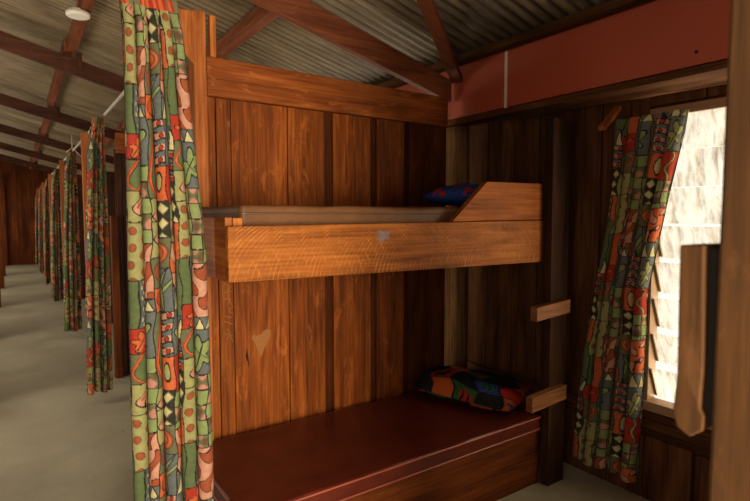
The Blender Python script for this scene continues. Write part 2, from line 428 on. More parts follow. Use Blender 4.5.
# window with glass louvres
win = thing('window_1', (XW, 0.95, WZ0), 'louvre window', 'window'); del win['label']; del win['category']; win['kind'] = 'structure'
m = MB()
m.box(XW - 0.03, XW + 0.07, WY0 - 0.05, WY1 + 0.02, WZ0 - 0.05, WZ0, 1, 0.9)
m.box(XW - 0.012, XW + 0.07, WY1 - 0.02, WY1 + 0.02, WZ0, WZ1, 2, 0.6)
m.box(XW - 0.012, XW + 0.07, WY0 - 0.05, WY0, WZ0, WZ1, 2, 0.6)
m.box(XW - 0.012, XW + 0.07, WY0 - 0.05, WY1 + 0.02, WZ1, WZ1 + 0.035, 1, 0.7)
m.done('window_frame', 'window_paint', win, 0.003)
nb = 8; st = (WZ1 - WZ0) / nb
for i in range(nb):
    zc = WZ0 + st * (i + 0.5)
    an = math.radians(24 if i < 5 else 14)
    hx, hz = math.sin(an) * 0.095, math.cos(an) * 0.095
    c = (XW + 0.035, zc)
    m = MB(); dx, dz = math.cos(an) * 0.0025, math.sin(an) * 0.0025
    def quad(y0, y1, ex=1.0, th=1.0):
        P = []
        for y in (y0, y1):
            P.append([(c[0] - hx * ex - dx * th, y, c[1] + hz * ex - dz * th), (c[0] + hx * ex - dx * th, y, c[1] - hz * ex - dz * th),
                      (c[0] + hx * ex + dx * th, y, c[1] - hz * ex + dz * th), (c[0] - hx * ex + dx * th, y, c[1] + hz * ex + dz * th)])
        return [P[0][0], P[0][1], P[0][2], P[0][3], P[1][0], P[1][1], P[1][2], P[1][3]]
    m.hexa(quad(WY0 + 0.004, WY1 - 0.024), 1, 0.5)
    bl = m.done('louvre_blade', 'glass', win, 0)
    m = MB(); m.hexa(quad(WY1 - 0.034, WY1 - 0.021, 0.9, 2.6), 2, 0.5); m.done('louvre_clip', 'clip', bl, 0).parent = bl
    bl.children[0].matrix_parent_inverse = Matrix.Identity(4)

# --- end wall of the corridor
random.seed(5); m = MB(); x = XL
while x < XW:
    wd = random.uniform(0.17, 0.26)
    xe = min(x + wd - 0.008, XW); yy = YE + random.uniform(0, 0.006); zt = -0.013
    m.hexa([(x, yy, 0), (xe, yy, 0), (xe, YE + 0.025, 0), (x, YE + 0.025, 0), (x, yy, rz(x) + zt), (xe, yy, rz(xe) + zt), (xe, YE + 0.025, rz(xe) + zt), (x, YE + 0.025, rz(x) + zt)], 2, random.uniform(0.15, 0.6)); x += wd
w = struct(m.done('wall_end', 'batten', bevel=0))
m = MB(); m.hexa([(XL, YE + 0.025, 0), (XW, YE + 0.025, 0), (XW, YE + 0.04, 0), (XL, YE + 0.04, 0), (XL, YE + 0.025, rz(XL) - 0.03), (XW, YE + 0.025, rz(XW) - 0.03), (XW, YE + 0.04, rz(XW) - 0.03), (XL, YE + 0.04, rz(XL) - 0.03)], 2, 0.1); o = m.done('backing_boards', 'batten', w, 0); o['kind'] = 'structure'

# --- left side: outer wall with unseen window openings, added for light, and the partitions of the left bays
m = MB(); y = YN
lw = [(-1.3, 0.2)] + [(YP - 1.9 + BAY * k, YP - 0.5 + BAY * k) for k in range(1, 7)]
for a, c in lw:
    m.box(XL - 0.04, XL, y, a, 0, 3.5, 1, 0.3).box(XL - 0.04, XL, a, c, 0, 0.75, 1, 0.3).box(XL - 0.04, XL, a, c, 2.1, 3.5, 1, 0.3); y = c
m.box(XL - 0.04, XL, y, YE, 0, 3.5, 1, 0.3)
struct(m.done('wall_left', 'batten', bevel=0))
for k in range(1, 7):
    yy = YP - 0.25 + BAY * k if k < 6 else YE - 0.1
    m = MB(); xx = XL
    while xx < -0.30:
        m.box(xx, min(xx + 0.2, -0.30) - 0.006, yy, yy + 0.025, 0, 2.25, 2, random.uniform(0.2, 0.6)); xx += 0.2
    m.box(-0.33, -0.24 - 0.01 * (k % 2), yy - 0.02, yy + 0.07, 0, 2.75, 2, 0.45)
    struct(m.done('wall_left_partition', 'batten', bevel=0.002))
# near end wall; its unseen doorway is added to let the key light in
m = MB(); m.box(XL, -0.25, YN - 0.03, YN, 0, 3.45, 2, 0.4).box(0.62, XW, YN - 0.03, YN, 0, 2.6, 2, 0.4).box(-0.25, 0.62, YN - 0.03, YN, 2.1, 2.9, 2, 0.4)
struct(m.done('wall_near', 'batten', bevel=0))

# ================================================================== ROOF TIMBERS
names = ['thick brown rafter sloping down to the corner above the bunk',
         'dark rafter across the corridor roof, nearest beyond the front curtain',
         'dark rafter across the corridor roof, second beyond the front curtain',
         'dark rafter across the corridor roof, third beyond the front curtain',
         'dark rafter across the corridor roof, fourth beyond the front curtain',
         'dark rafter across the corridor roof, farthest one near the end wall']
PX = [-0.5, 0.455, 1.33, 2.435]
for k in range(6):
    y = YP + BAY * k + (0.0 if k == 0 else 0.02)
    lo, hi = rz(0) - 0.292, rz(0) - 0.147
    xa, xb = XR + 0.01, (2.45 if k == 0 else 2.66)
    r = thing('rafter', (0.5, y, lo), names[k], 'rafter', 'roof rafters')
    m = MB()
    m.hexa([(xa, y, lo - SL * xa), (xb, y, lo - SL * xb), (xb, y + 0.05, lo - SL * xb), (xa, y + 0.05, lo - SL * xa),
            (xa, y, hi - SL * xa), (xb, y, hi - SL * xb), (xb, y + 0.05, hi - SL * xb), (xa, y + 0.05, hi - SL * xa)], 0, 0.55 if k == 0 else 0.25)
    m.done('beam', 'purlin' if k == 0 else 'rafter', r, 0.004)
    m = MB(); x = PX[1] + 0.052; zz = hi - SL * x
    m.box(x, x + 0.045, y - 0.03, y, zz - 0.09, zz + 0.05, 2, 0.2); m.done('cleat', 'rafter', r, 0.003)
pn = ['roof purlin along the left bays', 'reddish purlin running down the corridor roof beside the round white lamp',
      'reddish purlin above the partition behind the bunk', 'dark purlin along the roof edge just above the red panels']
for i, x in enumerate(PX):
    zc = rz(x) - 0.010; m = MB(); wd = 0.036
    for k in range(-1, 7):
        a, c = max(YN, YP + BAY * (k - 1) - 0.06), min(YE - 0.06, YP + BAY * k - 0.06)
        sh = 0.0 if i == 3 else (0.012 if k % 2 else -0.012)
        if c > a: m.box(x - wd + sh, x + wd + sh, a, c, zc - (0.106 if i < 3 else 0.05) - 0.258 * wd, zc - 0.258 * wd - 0.004, 1, random.uniform(0.4, 0.75) if i < 3 else 0.2)
    if i == 0: struct(m.done('trim_3', 'purlin', bevel=0.003)); continue
    tag(m.done('purlin', 'purlin' if i < 3 else 'plank_grey', bevel=0.003), pn[i], 'purlin', 'roof purlins')
# diagonal brace in the corner
m = MB()
A, B = Vector((2.46, 2.60, 2.455)), Vector((1.72, 2.06, 2.645)); d = (B - A).normalized(); n = d.cross(Vector((0, 0, 1))).normalized() * 0.036; u = n.cross(d).normalized() * -0.022
if u.z < 0: u = -u
m.hexa([A - n - u, B - n - u, B + n - u, A + n - u, A - n + u, B - n + u, B + n + u, A + n + u], 0, 0.5)
tag(m.done('roof_brace', 'purlin', bevel=0.003), 'dark reddish timber brace rising from the corner beside the red panel', 'brace')

# round white lamp on the corridor roof
lampo = thing('ceiling_light', (0.42, 4.31, 3.0), 'round white disc light on the corridor roof', 'ceiling light')
m = MB(); zz = rz(0.42) - 0.14
m.tube([(0.42, 4.31, zz - 0.005), (0.42, 4.31, zz - 0.03), (0.42, 4.31, zz - 0.036)], [0.078, 0.076, 0.064], 32); m.done('diffuser', 'disc', lampo, 0)
m = MB(); m.tube([(0.42, 4.31, zz + 0.012), (0.42, 4.31, zz - 0.005)], [0.056, 0.056], 24); m.done('base', 'disc', lampo, 0)

# ================================================================== RED PANELS, WALL PLATE, LOG
PXX = 2.50
m = MB(); m.box(PXX, PXX + 0.016, -0.6, 2.200, 2.215, 2.585, 1, 0.5)
p = thing('wall_panel', (PXX, 0.8, 2.215), 'long red painted panel above the curtained window, right of the white strip', 'panel', 'red panels under the eaves')
m.done('board', 'red_panel', p, 0.002)
m = MB(); m.tube([(PXX - 0.0015, 1.125, 2.272), (PXX + 0.002, 1.125, 2.272)], 0.008, 14); m.done('screw_hole', 'hole', p, 0)
m = MB(); m.box(PXX, PXX + 0.016, 2.222, 2.96, 2.215, 2.60, 1, 0.5)
tag(m.done('wall_panel', 'red_panel', bevel=0.002), 'red painted panel left of the white strip, running behind the corner of the bunk', 'panel', 'red panels under the eaves')
m = MB(); m.box(PXX, PXX + 0.016, 2.97, 5.5, 2.215, 2.60, 1, 0.5)
tag(m.done('wall_panel', 'red_panel', bevel=0.002), 'red panel glimpsed over the partition beam, in the bay behind the bunk', 'panel', 'red panels under the eaves')
m = MB(); m.box(PXX - 0.003, PXX + 0.012, 2.201, 2.221, 2.208, 2.59, 2, 0.5)
tag(m.done('joint_strip', 'white_strip', bevel=0.001), 'narrow white strip between two red panels', 'strip')
# waney-edged plate under the panels
edge = [(2.80, 2.60), (2.64, 2.61), (2.4, 2.64), (2.15, 2.67), (1.9, 2.70), (1.7, 2.715), (1.58, 2.735), (1.5, 2.765), (1.42, 2.76), (1.3, 2.77), (1.1, 2.79), (0.8, 2.80), (-0.6, 2.80)]
m = MB(); m.prism([(2.485, 2.80, 2.17)] + [(x, y, 2.17) for y, x in edge] + [(2.485, -0.6, 2.17)], (0, 0, 0.038), 1, 0.7)
tag(m.done('wall_plate', 'plank_grey', bevel=0.006), 'weathered timber plate with an irregular edge, under the red panels', 'beam')
# log
random.seed(11)
m = MB(); m.tube([(2.585 + 0.006 * math.sin(z * 3), 2.725 + 0.005 * math.cos(z * 2), z) for z in np.linspace(0, 2.165, 26)], [0.09 - 0.004 * z for z in np.linspace(0, 2.165, 26)], 26, wob=0.12)
tag(m.done('log_post', 'log', bevel=0), 'rough round log post in the dark corner behind the bunk', 'post')

# partition beams and end posts
bl = ['wide worn timber beam along the top of the wall behind the bunk', 'timber beam topping the second bay wall, behind the front curtain']
pl = ['upright timber end post right behind the front patterned curtain', 'timber end post of the second bay wall, behind the front curtain']
for k in range(2):
    y = YP + BAY * k
    m = MB(); m.box(0.798, 2.385, y - 0.04, y, 2.14, 2.33, 0, 0.62)
    tag(m.done('partition_beam', 'beam', bevel=0.006), bl[k], 'beam', 'beams on the bay walls')
    m = MB(); m.box(0.735, 0.795, y - 0.047, y + 0.045, 0, 2.535 if k == 0 else 1.55, 2, 0.62)
    tag(m.done('end_post', 'post' if k == 0 else 'batten', bevel=0.004), pl[k], 'post', 'end posts of the bay walls')
m = MB(); m.box(0.818, 0.848, YP - 0.036, YP - 0.006, 2.331, 2.53, 2, 1.0)
tag(m.done('post_stub', 'post', bevel=0.003), 'short upright timber stub above the wall beam, beside the end post', 'post')
# bracket board that carries the rail of the front curtain
m = MB(); m.prism([(0.665, YP - 0.075, 2.515), (0.733, YP - 0.075, 2.515), (0.733, YP - 0.075, 2.27), (0.665, YP - 0.075, 2.335)], (0, 0.022, 0), 2, 0.75)
br = m.done('curtain_bracket', 'post', bevel=0.003); tag(br, 'short timber bracket board at the top of the front curtain', 'bracket')

# ================================================================== BUNK
random.seed(21)
bk = thing('bunk_bed', (1.54, 2.25, 0), 'built-in timber bunk bed with sawn side rail in the front bay', 'bunk bed', 'bunk beds in the bays')
m = MB(); m.hexa([(0.638, 1.87, 1.304), (2.44, 1.87, 1.292), (2.44, 1.905, 1.292), (0.638, 1.905, 1.304), (0.638, 1.87, 1.512), (2.44, 1.87, 1.526), (2.44, 1.905, 1.526), (0.638, 1.905, 1.512)], 0, 0.62, (0, 0))
m.done('side_rail', 'rail', bk, 0.004)
m = MB(); m.box(0.640, 0.668, 1.907, 2.595, 1.302, 1.545, 1, 0.5); m.done('end_board', 'endboard', bk, 0.004)
m = MB(); m.box(0.67, 0.708, 1.907, 1.945, 1.30, 1.543, 2, 0.75); m.done('corner_block', 'board', bk, 0.003)
m = MB(); m.prism([(1.75, 1.873, 1.523), (1.985, 1.873, 1.722), (2.0, 1.873, 1.726), (2.436, 1.873, 1.730), (2.436, 1.873, 1.53)], (0, 0.034, 0), 0, 0.66)
m.done('guard_board', 'board', bk, 0.004)
m = MB()
for i in range(5): m.box(0.67, 2.44, 1.91 + 0.137 * i, 1.91 + 0.137 * i + 0.128, 1.462, 1.486, 0, 0.4)
m.done('bed_base', 'endboard', bk, 0)
m = MB(); m.hexa([(2.452, 1.812, 0.0), (2.60, 1.812, 0), (2.60, 1.868, 0), (2.452, 1.868, 0), (2.437, 1.812, 2.09), (2.597, 1.812, 2.09), (2.597, 1.868, 2.09), (2.437, 1.868, 2.09)], 2, 0.42)
m.done('ladder_post', 'ladder', bk, 0.004)
for (x0, x1, z0, z1, dz) in ((2.27, 2.56, 0.985, 1.062, 0.02), (2.245, 2.545, 0.49, 0.572, 0.02)):
    m = MB(); m.hexa([(x0, 1.765, z0), (x1, 1.765, z0 + dz), (x1, 1.811, z0 + dz), (x0, 1.811, z0), (x0, 1.765, z1), (x1, 1.765, z1 + dz), (x1, 1.811, z1 + dz), (x0, 1.811, z1)], 0, 0.6)
    m.done('ladder_rung', 'rung', bk, 0.004)
m = MB(); m.box(0.66, 2.45, 1.875, 1.905, 0, 0.325, 0, 0.5); m.done('front_board', 'batten', bk, 0.004)
m = MB(); m.box(0.66, 0.69, 1.907, 2.585, 0, 0.325, 1, 0.5); m.done('foot_board', 'endboard', bk, 0.004)
m = MB(); m.box(0.69, 2.45, 1.907, 2.585, 0.29, 0.322, 0, 0.3); m.done('lower_base', 'endboard', bk, 0)
copy_tree(bk, (0, BAY, 0), 'dark timber bunk in the second bay, seen past the front curtain').location.x += 0.07

# mattresses
def rounded_slab(x0, x1, y0, y1, z0, z1, r, nx, ny, sag=0.0, seed=0, slant=0.0):
    """closed slab with rounded edges"""
    bm = bmesh.new()
    bmesh.ops.create_cube(bm, size=1.0)
    bmesh.ops.scale(bm, vec=(x1 - x0, y1 - y0, z1 - z0), verts=bm.verts)
    bmesh.ops.translate(bm, vec=((x0 + x1) / 2, (y0 + y1) / 2, (z0 + z1) / 2), verts=bm.verts)
    bmesh.ops.bevel(bm, geom=bm.edges[:], offset=r, segments=4, profile=0.6, affect='EDGES')
    for ax, a, b, n in ((0, x0, x1, nx), (1, y0, y1, ny)):
        for i in range(1, n):
            p = [0, 0, 0]; p[ax] = a + (b - a) * i / n; nn = [0, 0, 0]; nn[ax] = 1
            bmesh.ops.bisect_plane(bm, geom=bm.verts[:] + bm.edges[:] + bm.faces[:], plane_co=p, plane_no=nn)
    zc = (z0 + z1) / 2
    for v in bm.verts:
        q = v.co.copy(); edge = min(q.x - x0, x1 - q.x, q.y - y0, y1 - q.y)
        if q.z > zc:
            v.co.z += sag * mnoise.noise(Vector((q.x * 5 + seed, q.y * 5, 0))) + sag * 0.8 * min(1, max(0, edge) / 0.08) * 0.6
        if edge < 0.02: v.co.y += 0.004 * mnoise.noise(Vector((q.x * 14 + seed, 0, q.z * 20)))
    for f in bm.faces: f.smooth = True
    return bm
def bm_obj(name, bm, mat, parent=None):
    bmesh.ops.recalc_face_normals(bm, faces=bm.faces)
    me = bpy.data.meshes.new(name); bm.to_mesh(me); bm.free(); me.materials.append(M[mat]); return link(name, me, parent)
def loop_tube(x0, x1, y0, y1, z, r, c=0.03, seed=0, amp=0.0):
    pts = []
    for (cx, cy, a0) in ((x1 - c, y0 + c, -90), (x1 - c, y1 - c, 0), (x0 + c, y1 - c, 90), (x0 + c, y0 + c, 180)):
        for a in range(0, 91, 30): pts.append((cx + c * math.cos(math.radians(a0 + a)), cy + c * math.sin(math.radians(a0 + a))))
    pts.append(pts[0]); out = []
    for p, q in zip(pts, pts[1:]):
        n = max(1, int(math.dist(p, q) / 0.06))
        for i in range(n):
            t = i / n; x, y = p[0] + (q[0] - p[0]) * t, p[1] + (q[1] - p[1]) * t
            out.append((x, y, z + amp * mnoise.noise(Vector((x * 9 + seed, y * 9, 2)))))
    out.append(out[0])
    return MB().tube(out, r, 8, 0)

mt = thing('mattress', (1.53, 2.24, 0.325), 'dark red vinyl mattress on the lower bunk', 'mattress')
bm_obj('cover', rounded_slab(0.665, 2.425, 1.848, 2.582, 0.326, 0.412, 0.014, 26, 12, 0.006, 1), 'vinyl_red', mt)
loop_tube(0.664, 2.426, 1.846, 2.584, 0.405, 0.0045, 0.014).done('piping', 'vinyl_red_pipe', mt, 0)
loop_tube(0.664, 2.426, 1.846, 2.584, 0.338, 0.004, 0.014).done('piping', 'vinyl_red_pipe', mt, 0)
mt = thing('mattress', (1.5, 2.26, 1.487), 'brown vinyl mattress lying on the upper bunk', 'mattress')
bm_obj('cover', rounded_slab(0.712, 2.40, 1.935, 2.585, 1.487, 1.592, 0.02, 44, 12, 0.006, 5), 'vinyl_brown', mt)
loop_tube(0.710, 2.402, 1.932, 2.587, 1.560, 0.0035, 0.02, 3, 0.003).done('piping', 'vinyl_brown_pipe', mt, 0)

# ================================================================== PRINTED CLOTH
LIME, SLATE, ORANGE, SALMON = lin(164, 160, 104), lin(104, 110, 108), lin(208, 104, 60), lin(208, 150, 124)
OLIVE, BROWN, CREAM, RED = lin(110, 110, 78), lin(108, 80, 62), lin(214, 200, 146), lin(178, 58, 40)
DARK, GREEN, RUST, PINK = lin(46, 44, 38), lin(98, 112, 72), lin(166, 84, 54), lin(196, 134, 116)
MOSS = lin(142, 156, 98)
COLS = [  # width, [(from, to, motif)]
 (0.130, [(0, .29, 'squig'), (.29, .355, 'tri'), (.355, .60, 'leaf'), (.60, 1, 'check')]),
 (0.085, [(0, .19, 'limepink'), (.19, .35, 'oval'), (.35, .475, 'swirl'), (.475, .88, 'vase'), (.88, 1, 'limepink')]),
 (0.120, [(0, .19, 'diam'), (.19, .35, 'oval2'), (.35, .58, 'stems'), (.58, .82, 'rows'), (.82, 1, 'patch')]),
 (0.085, [(0, .25, 'squig2'), (.25, .36, 'tri'), (.36, .6, 'leaf2'), (.6, .8, 'red'), (.8, 1, 'check2')]),
 (0.070, [(0, .2, 'stripes'), (.2, .5, 'green'), (.5, .62, 'tri2'), (.62, .8, 'rows'), (.8, 1, 'diam')]),
 (0.120, [(0, .30, 'dots'), (.30, .55, 'stripes'), (.55, .68, 'redleaf'), (.68, .84, 'vase'), (.84, 1, 'limepink')]),
]
TW = sum(c[0] for c in COLS); TH = 0.71
def pattern(u, v):
    u = u + 0.005 * np.sin(v * 21) + 0.003 * np.sin(v * 47 + u * 30)
    v = v + 0.004 * np.sin(u * 33)
    tu = np.floor(u / TW); U = u - tu * TW
    out = np.zeros(u.shape + (3,)); 
    tone = 1 + 0.10 * np.sin(u * 91 + 3 * np.sin(v * 67)) * np.sin(v * 83 + 2 * np.sin(u * 59))
    def put(mask, c): out[mask] = c
    x0 = 0.0
    for ci, (w, cells) in enumerate(COLS):
        inc = (U >= x0) & (U < x0 + w)
        Vv = ((v / TH + 0.11 * tu * (ci % 3 - 1)) % 1.0)
        for (a, b, mo) in cells:
            k = inc & (Vv >= a) & (Vv < b)
            if not k.any(): continue
            x = U[k] - x0; y = (Vv[k] - a) * TH; h = (b - a) * TH
            c = np.zeros((len(x), 3)); S_ = lambda mk, col: c.__setitem__(mk, col)
            ow = 0.0028
            if mo in ('squig', 'squig2'):
                f = np.sin(78 * x + 1.9 * np.sin(52 * y)) + np.sin(64 * y + 1.8 * np.sin(61 * x + ci))
                c[:] = SALMON if mo == 'squig' else ORANGE; S_(f > .35, RUST if mo == 'squig' else SALMON); S_(abs(f - .35) < .24, DARK)
            elif mo in ('tri', 'tri2'):
                p = 0.042; q = abs(((x / p) % 1) - .5) * 2
                e = (y / h) - q; c[:] = SLATE; S_(e > 0.05, CREAM); S_(abs(e - .05) < .1, DARK)
            elif mo in ('leaf', 'leaf2', 'redleaf'):
                bg, fg = {'leaf': (SLATE, MOSS), 'leaf2': (SLATE, LIME), 'redleaf': (RED, ORANGE)}[mo]
                cx, cy = w * .5, h * .52; X, Y = (x - cx) / (w * .5), (y - cy) / (h * .48)
                r = np.hypot(X, Y); th = np.arctan2(Y, X) + 0.5
                R = .62 + .22 * np.cos(5 * th) + .14 * np.cos(2 * th + 1)
                c[:] = bg; d = r - R; S_(d < 0, fg); S_(abs(d) < .055, DARK)
                ve = (abs(Y - .35 * X - .12 * np.sin(4 * X)) < .05) & (d < -.08); S_(ve, GREEN if mo != 'redleaf' else RED)
                ve = (abs(X + .6 * Y) < .045) & (d < -.1); S_(ve, DARK)
            elif mo in ('check', 'check2'):
                nx = 3 if mo == 'check' else 2
                gx = x / w * nx; gy = y / 0.058
                i = np.floor(gx); j = np.floor(gy); odd = ((i + j) % 2) == 0
                c[:] = OLIVE; n2 = np.sin(gx * 5.1 + j * 2) + np.sin(gy * 6.3 + i * 1.7)
                S_(odd, MOSS); S_(~odd & (n2 > .3), SALMON * np.array(1.0) if False else PINK); S_(~odd & (n2 < -.9), BROWN)
                fx, fy = gx % 1, gy % 1
                S_((np.minimum(fx, 1 - fx) < .05) | (np.minimum(fy, 1 - fy) < .04), DARK)
            elif mo == 'limepink':
                c[:] = LIME; f = np.hypot((x - w * .5 - .018 * np.sin(y * 70)) / .021, ((y % .10) - .05) / .040)
                S_(f < 1, SALMON); S_(abs(f - 1) < .13, DARK); S_(f < .35, RUST)
            elif mo in ('oval', 'oval2'):
                c[:] = OLIVE; f = np.hypot((x - w * .5) / (w * .42), (y - h * .5) / (h * .34)); S_(f < 1, RUST if mo == 'oval' else ORANGE); S_(abs(f - 1) < .09, BROWN)
                S_((abs(f - .6) < .07), BROWN)
            elif mo == 'swirl':
                c[:] = ORANGE; r = np.hypot(x - w * .5, y - h * .5); th = np.arctan2(y - h * .5, x - w * .5)
                S_((np.sin(r * 420 + th) > .45) & (r < .032), RED); S_((abs(r - .034) < .002), DARK)
            elif mo == 'vase':
                c[:] = OLIVE; t = y / h; wd = w * .40 * np.sin(PI * np.clip(t, 0, 1)) ** .7; d = abs(x - w * .5 - .01 * np.sin(6 * t)) - wd
                S_(d < 0, ORANGE); S_(abs(d) < ow, RED); S_((d < -.012), GREEN); S_(abs(d + .012) < .0018, DARK)
            elif mo == 'diam':
                gx = (x / (w / 2)) % 1 - .5; gy = (y / .055) % 1 - .5; e = abs(gx) + abs(gy)
                c[:] = DARK * np.array(1.3) if False else tuple(1.3 * q for q in DARK); S_(e < .40, CREAM); S_(abs(e - .40) < .05, OLIVE)
            elif mo == 'stems':
                c[:] = SLATE; X = x / w - .1; Y = 1 - y / h
                for s_, o_ in ((0.25, 0), (.7, .02), (1.3, .05), (-.5, .5)):
                    d = X - (s_ * Y ** 1.6 + .08 + o_); wd = .085 * np.sin(PI * np.clip(Y, 0, 1)) + .01
                    S_(abs(d) < wd, MOSS); S_(abs(abs(d) - wd) < .022, DARK)
            elif mo == 'rows':
                gy = (y / .045); f = gy % 1 + .10 * np.sin(x * 70); c[:] = SALMON; S_(f > .62, SLATE); S_((abs(f - .62) < .07) | (f < .07), DARK)
                r = np.hypot(((x / .04) % 1 - .5) * .04, (f - .34) * .045); S_(r < .009, RED); S_(abs(r - .009) < .0016, DARK)
            elif mo == 'patch':
                c[:] = ORANGE; d = np.hypot((x - w * .35) / .02, (y - h * .5) / .045); S_(d < 1, CREAM); S_(abs(d - 1) < .12, DARK); d = np.hypot((x - w * .75) / .014, (y - h * .45) / .035); S_(d < 1, LIME); S_(abs(d - 1) < .15, DARK)
            elif mo == 'stripes':
                g = x / w; c[:] = GREEN; S_(g > .36, SLATE); S_((g > .42) & (np.sin(y * 160) * np.sin(x * 300) > .45), CREAM); S_(g > .66, ORANGE); S_((abs(g - .36) < .03) | (abs(g - .66) < .03), DARK)
                S_((g > .7) & (np.sin(y * 120 + 8 * np.sin(x * 120)) > .75), RUST)
            elif mo == 'dots':
                c[:] = LIME; gx = (x / .05) % 1 - .5; row = np.floor(x / .05); gy = ((y / .062) + .5 * (row % 2)) % 1 - .5
                r = np.hypot(gx * .05, gy * .062); S_(r < .0145, RUST); S_(abs(r - .0145) < .0018, BROWN)
            elif mo == 'green': c[:] = GREEN; S_(np.sin(x * 240) > .8, OLIVE); S_((x > w * .45) & (x < w * .52), DARK)
            elif mo == 'red': c[:] = RED; d = abs(x - w * .5 - .012 * np.sin(y * 60)) ; S_(d < .007, LIME); S_(abs(d - .007) < .002, DARK)
            be = np.minimum(np.minimum(x, w - x), np.minimum(y, h - y)); c[be < 0.0022] = DARK
            out[k] = c
        x0 += w
    return np.clip(out * tone[..., None] * 0.80, 0, 1)

def cloth_part(name, P, C, parent):
    nz, nu = P.shape[:2]
    i = np.arange(nz - 1)[:, None] * nu + np.arange(nu - 1)[None, :]
    q = np.stack([i, i + nu, i + nu + 1, i + 1], -1).reshape(-1, 4)
    me = grid_mesh(name, P.reshape(-1, 3), q)
    at = me.color_attributes.new('print', 'FLOAT_COLOR', 'POINT')
    c = np.ones((nz * nu, 4), dtype=np.float32); c[:, :3] = C.reshape(-1, 3)
    at.data.foreach_set('color', c.ravel())
    me.materials.append(M['print'])
    return link(name, me, parent)

def curtain(label, L, R, zs, n, amp, nu, nz, W, u0=0.0, v0=0.0, seed=0, head=0.05, knots=None, bend=0.0, tight=0.9, group='patterned curtains along the corridor', side=1):
    """L, R: per-height plan points (z descending in zs) of the two edges; n folds of depth amp; W: cloth width"""
    rg = np.random.RandomState(seed)
    z0, z1 = zs[0], zs[-1]
    Z = np.linspace(z0, z1, nz); t = np.linspace(0, 1, nu)
    zi = np.array(zs)[::-1]
    ip = lambda A, j: np.interp(Z, zi, np.array([a[j] for a in A])[::-1])
    Lx, Ly, Rx, Ry = ip(L, 0), ip(L, 1), ip(R, 0), ip(R, 1)
    # uneven folds
    kn = np.array(knots) if knots else np.sort(np.concatenate([[0, 1], np.linspace(0, 1, n + 1)[1:-1] + rg.uniform(-.28, .28, n - 1) / n]))
    ph = np.interp(t, kn, np.arange(n + 1)) * 2 * PI + PI
    af = np.interp(t, np.linspace(0, 1, n * 2 + 1), rg.uniform(.65, 1.15, n * 2 + 1))
    depth = (Z - z0) / (z1 - z0)
    top = np.clip((z0 - Z) / 0.10, 0, 1)
    A = amp * (0.45 + 0.35 * top + 0.25 * depth)
    drift = 0.35 * np.sin(depth[:, None] * 3.1 + t[None, :] * 5 + seed) * depth[:, None]
    PH = ph[None, :] + drift
    off = np.cos(PH) * A[:, None] * af[None, :]
    off += 0.30 * amp * np.sin(PH * 2.0 + 1.0 + seed) * (1 - top)[:, None]        # small gathers at the heading
    off += amp * 0.10 * np.sin(t[None, :] * 13 + depth[:, None] * 6 + seed)
    al = (PH - drift + tight * 0.5 * np.sin(2 * PH) + tight * 1.33 * np.sin(PH)) / (2 * PI * n)
    al = (al - al[:, :1]) / (al[:, -1:] - al[:, :1])
    dx, dy = (Rx - Lx), (Ry - Ly); ln = np.hypot(dx, dy) + 1e-9
    px, py = dy / ln * side, -dx / ln * side                                                         # towards the viewer's side
    bow = bend * np.sin(PI * al)
    X = Lx[:, None] + dx[:, None] * al + px[:, None] * (off + bow)
    Y = Ly[:, None] + dy[:, None] * al + py[:, None] * (off + bow)
    ZZ = np.repeat(Z[:, None], nu, 1) + 0.012 * np.sin(t * 9 + seed)[None, :] * (depth[:, None] > .5) * (depth[:, None] - .5) * 2
    P = np.stack([X, Y, ZZ], -1)
    mid = nz // 2; arc = np.concatenate([[0], np.cumsum(np.hypot(np.diff(X[mid]), np.diff(Y[mid])))])
    uu = np.repeat(arc[None, :] * W, nz, 0) + u0; vv = (z0 - np.repeat(Z[:, None], nu, 1)) + v0
    C = pattern(uu, vv)
    hd = np.clip(((z0 - Z) < head), 0, 1).astype(bool)
    ih = max(2, int(hd.sum())); ie = nz - max(3, int(nz * 0.03 / (z0 - z1)))
    hc = np.stack([np.where((np.sin(uu[:ih + 1] * 160)[..., None] > 0), np.array(ORANGE), np.array(RED)) * 0.9], 0)[0]
    hc = np.where((np.sin(uu[:ih + 1] * 41 + seed)[..., None] > .35), np.array(OLIVE), hc)
    if group is None: hc = C[:ih + 1]
    base = thing('curtain', (float(Lx[-1] + Rx[-1]) / 2, float(Ly[-1] + Ry[-1]) / 2, z1), label, 'curtain', group)
    cloth_part('heading', P[:ih + 1], hc, base)
    cloth_part('cloth', P[ih:ie + 1], C[ih:ie + 1], base)
    cloth_part('hem', P[ie:], C[ie:] * 0.92, base)
    return base

# front curtain, gathered at the corridor end of the front bay
zs = [2.36, 2.24, 1.4, 0.8, 0.06]
curtain('long patterned curtain hanging in the foreground, nearest to the viewer',
        [(0.340, 2.10), (0.345, 2.10), (0.338, 2.10), (0.335, 2.10), (0.335, 2.10)],
        [(0.530, 2.10), (0.550, 2.08), (0.603, 2.02), (0.607, 2.01), (0.610, 2.01)], zs, 5, 0.048, 520, 640, 1.0, 0.41, 0.59, 4, tight=1.2, knots=[0, .16, .46, .67, .79, 1])
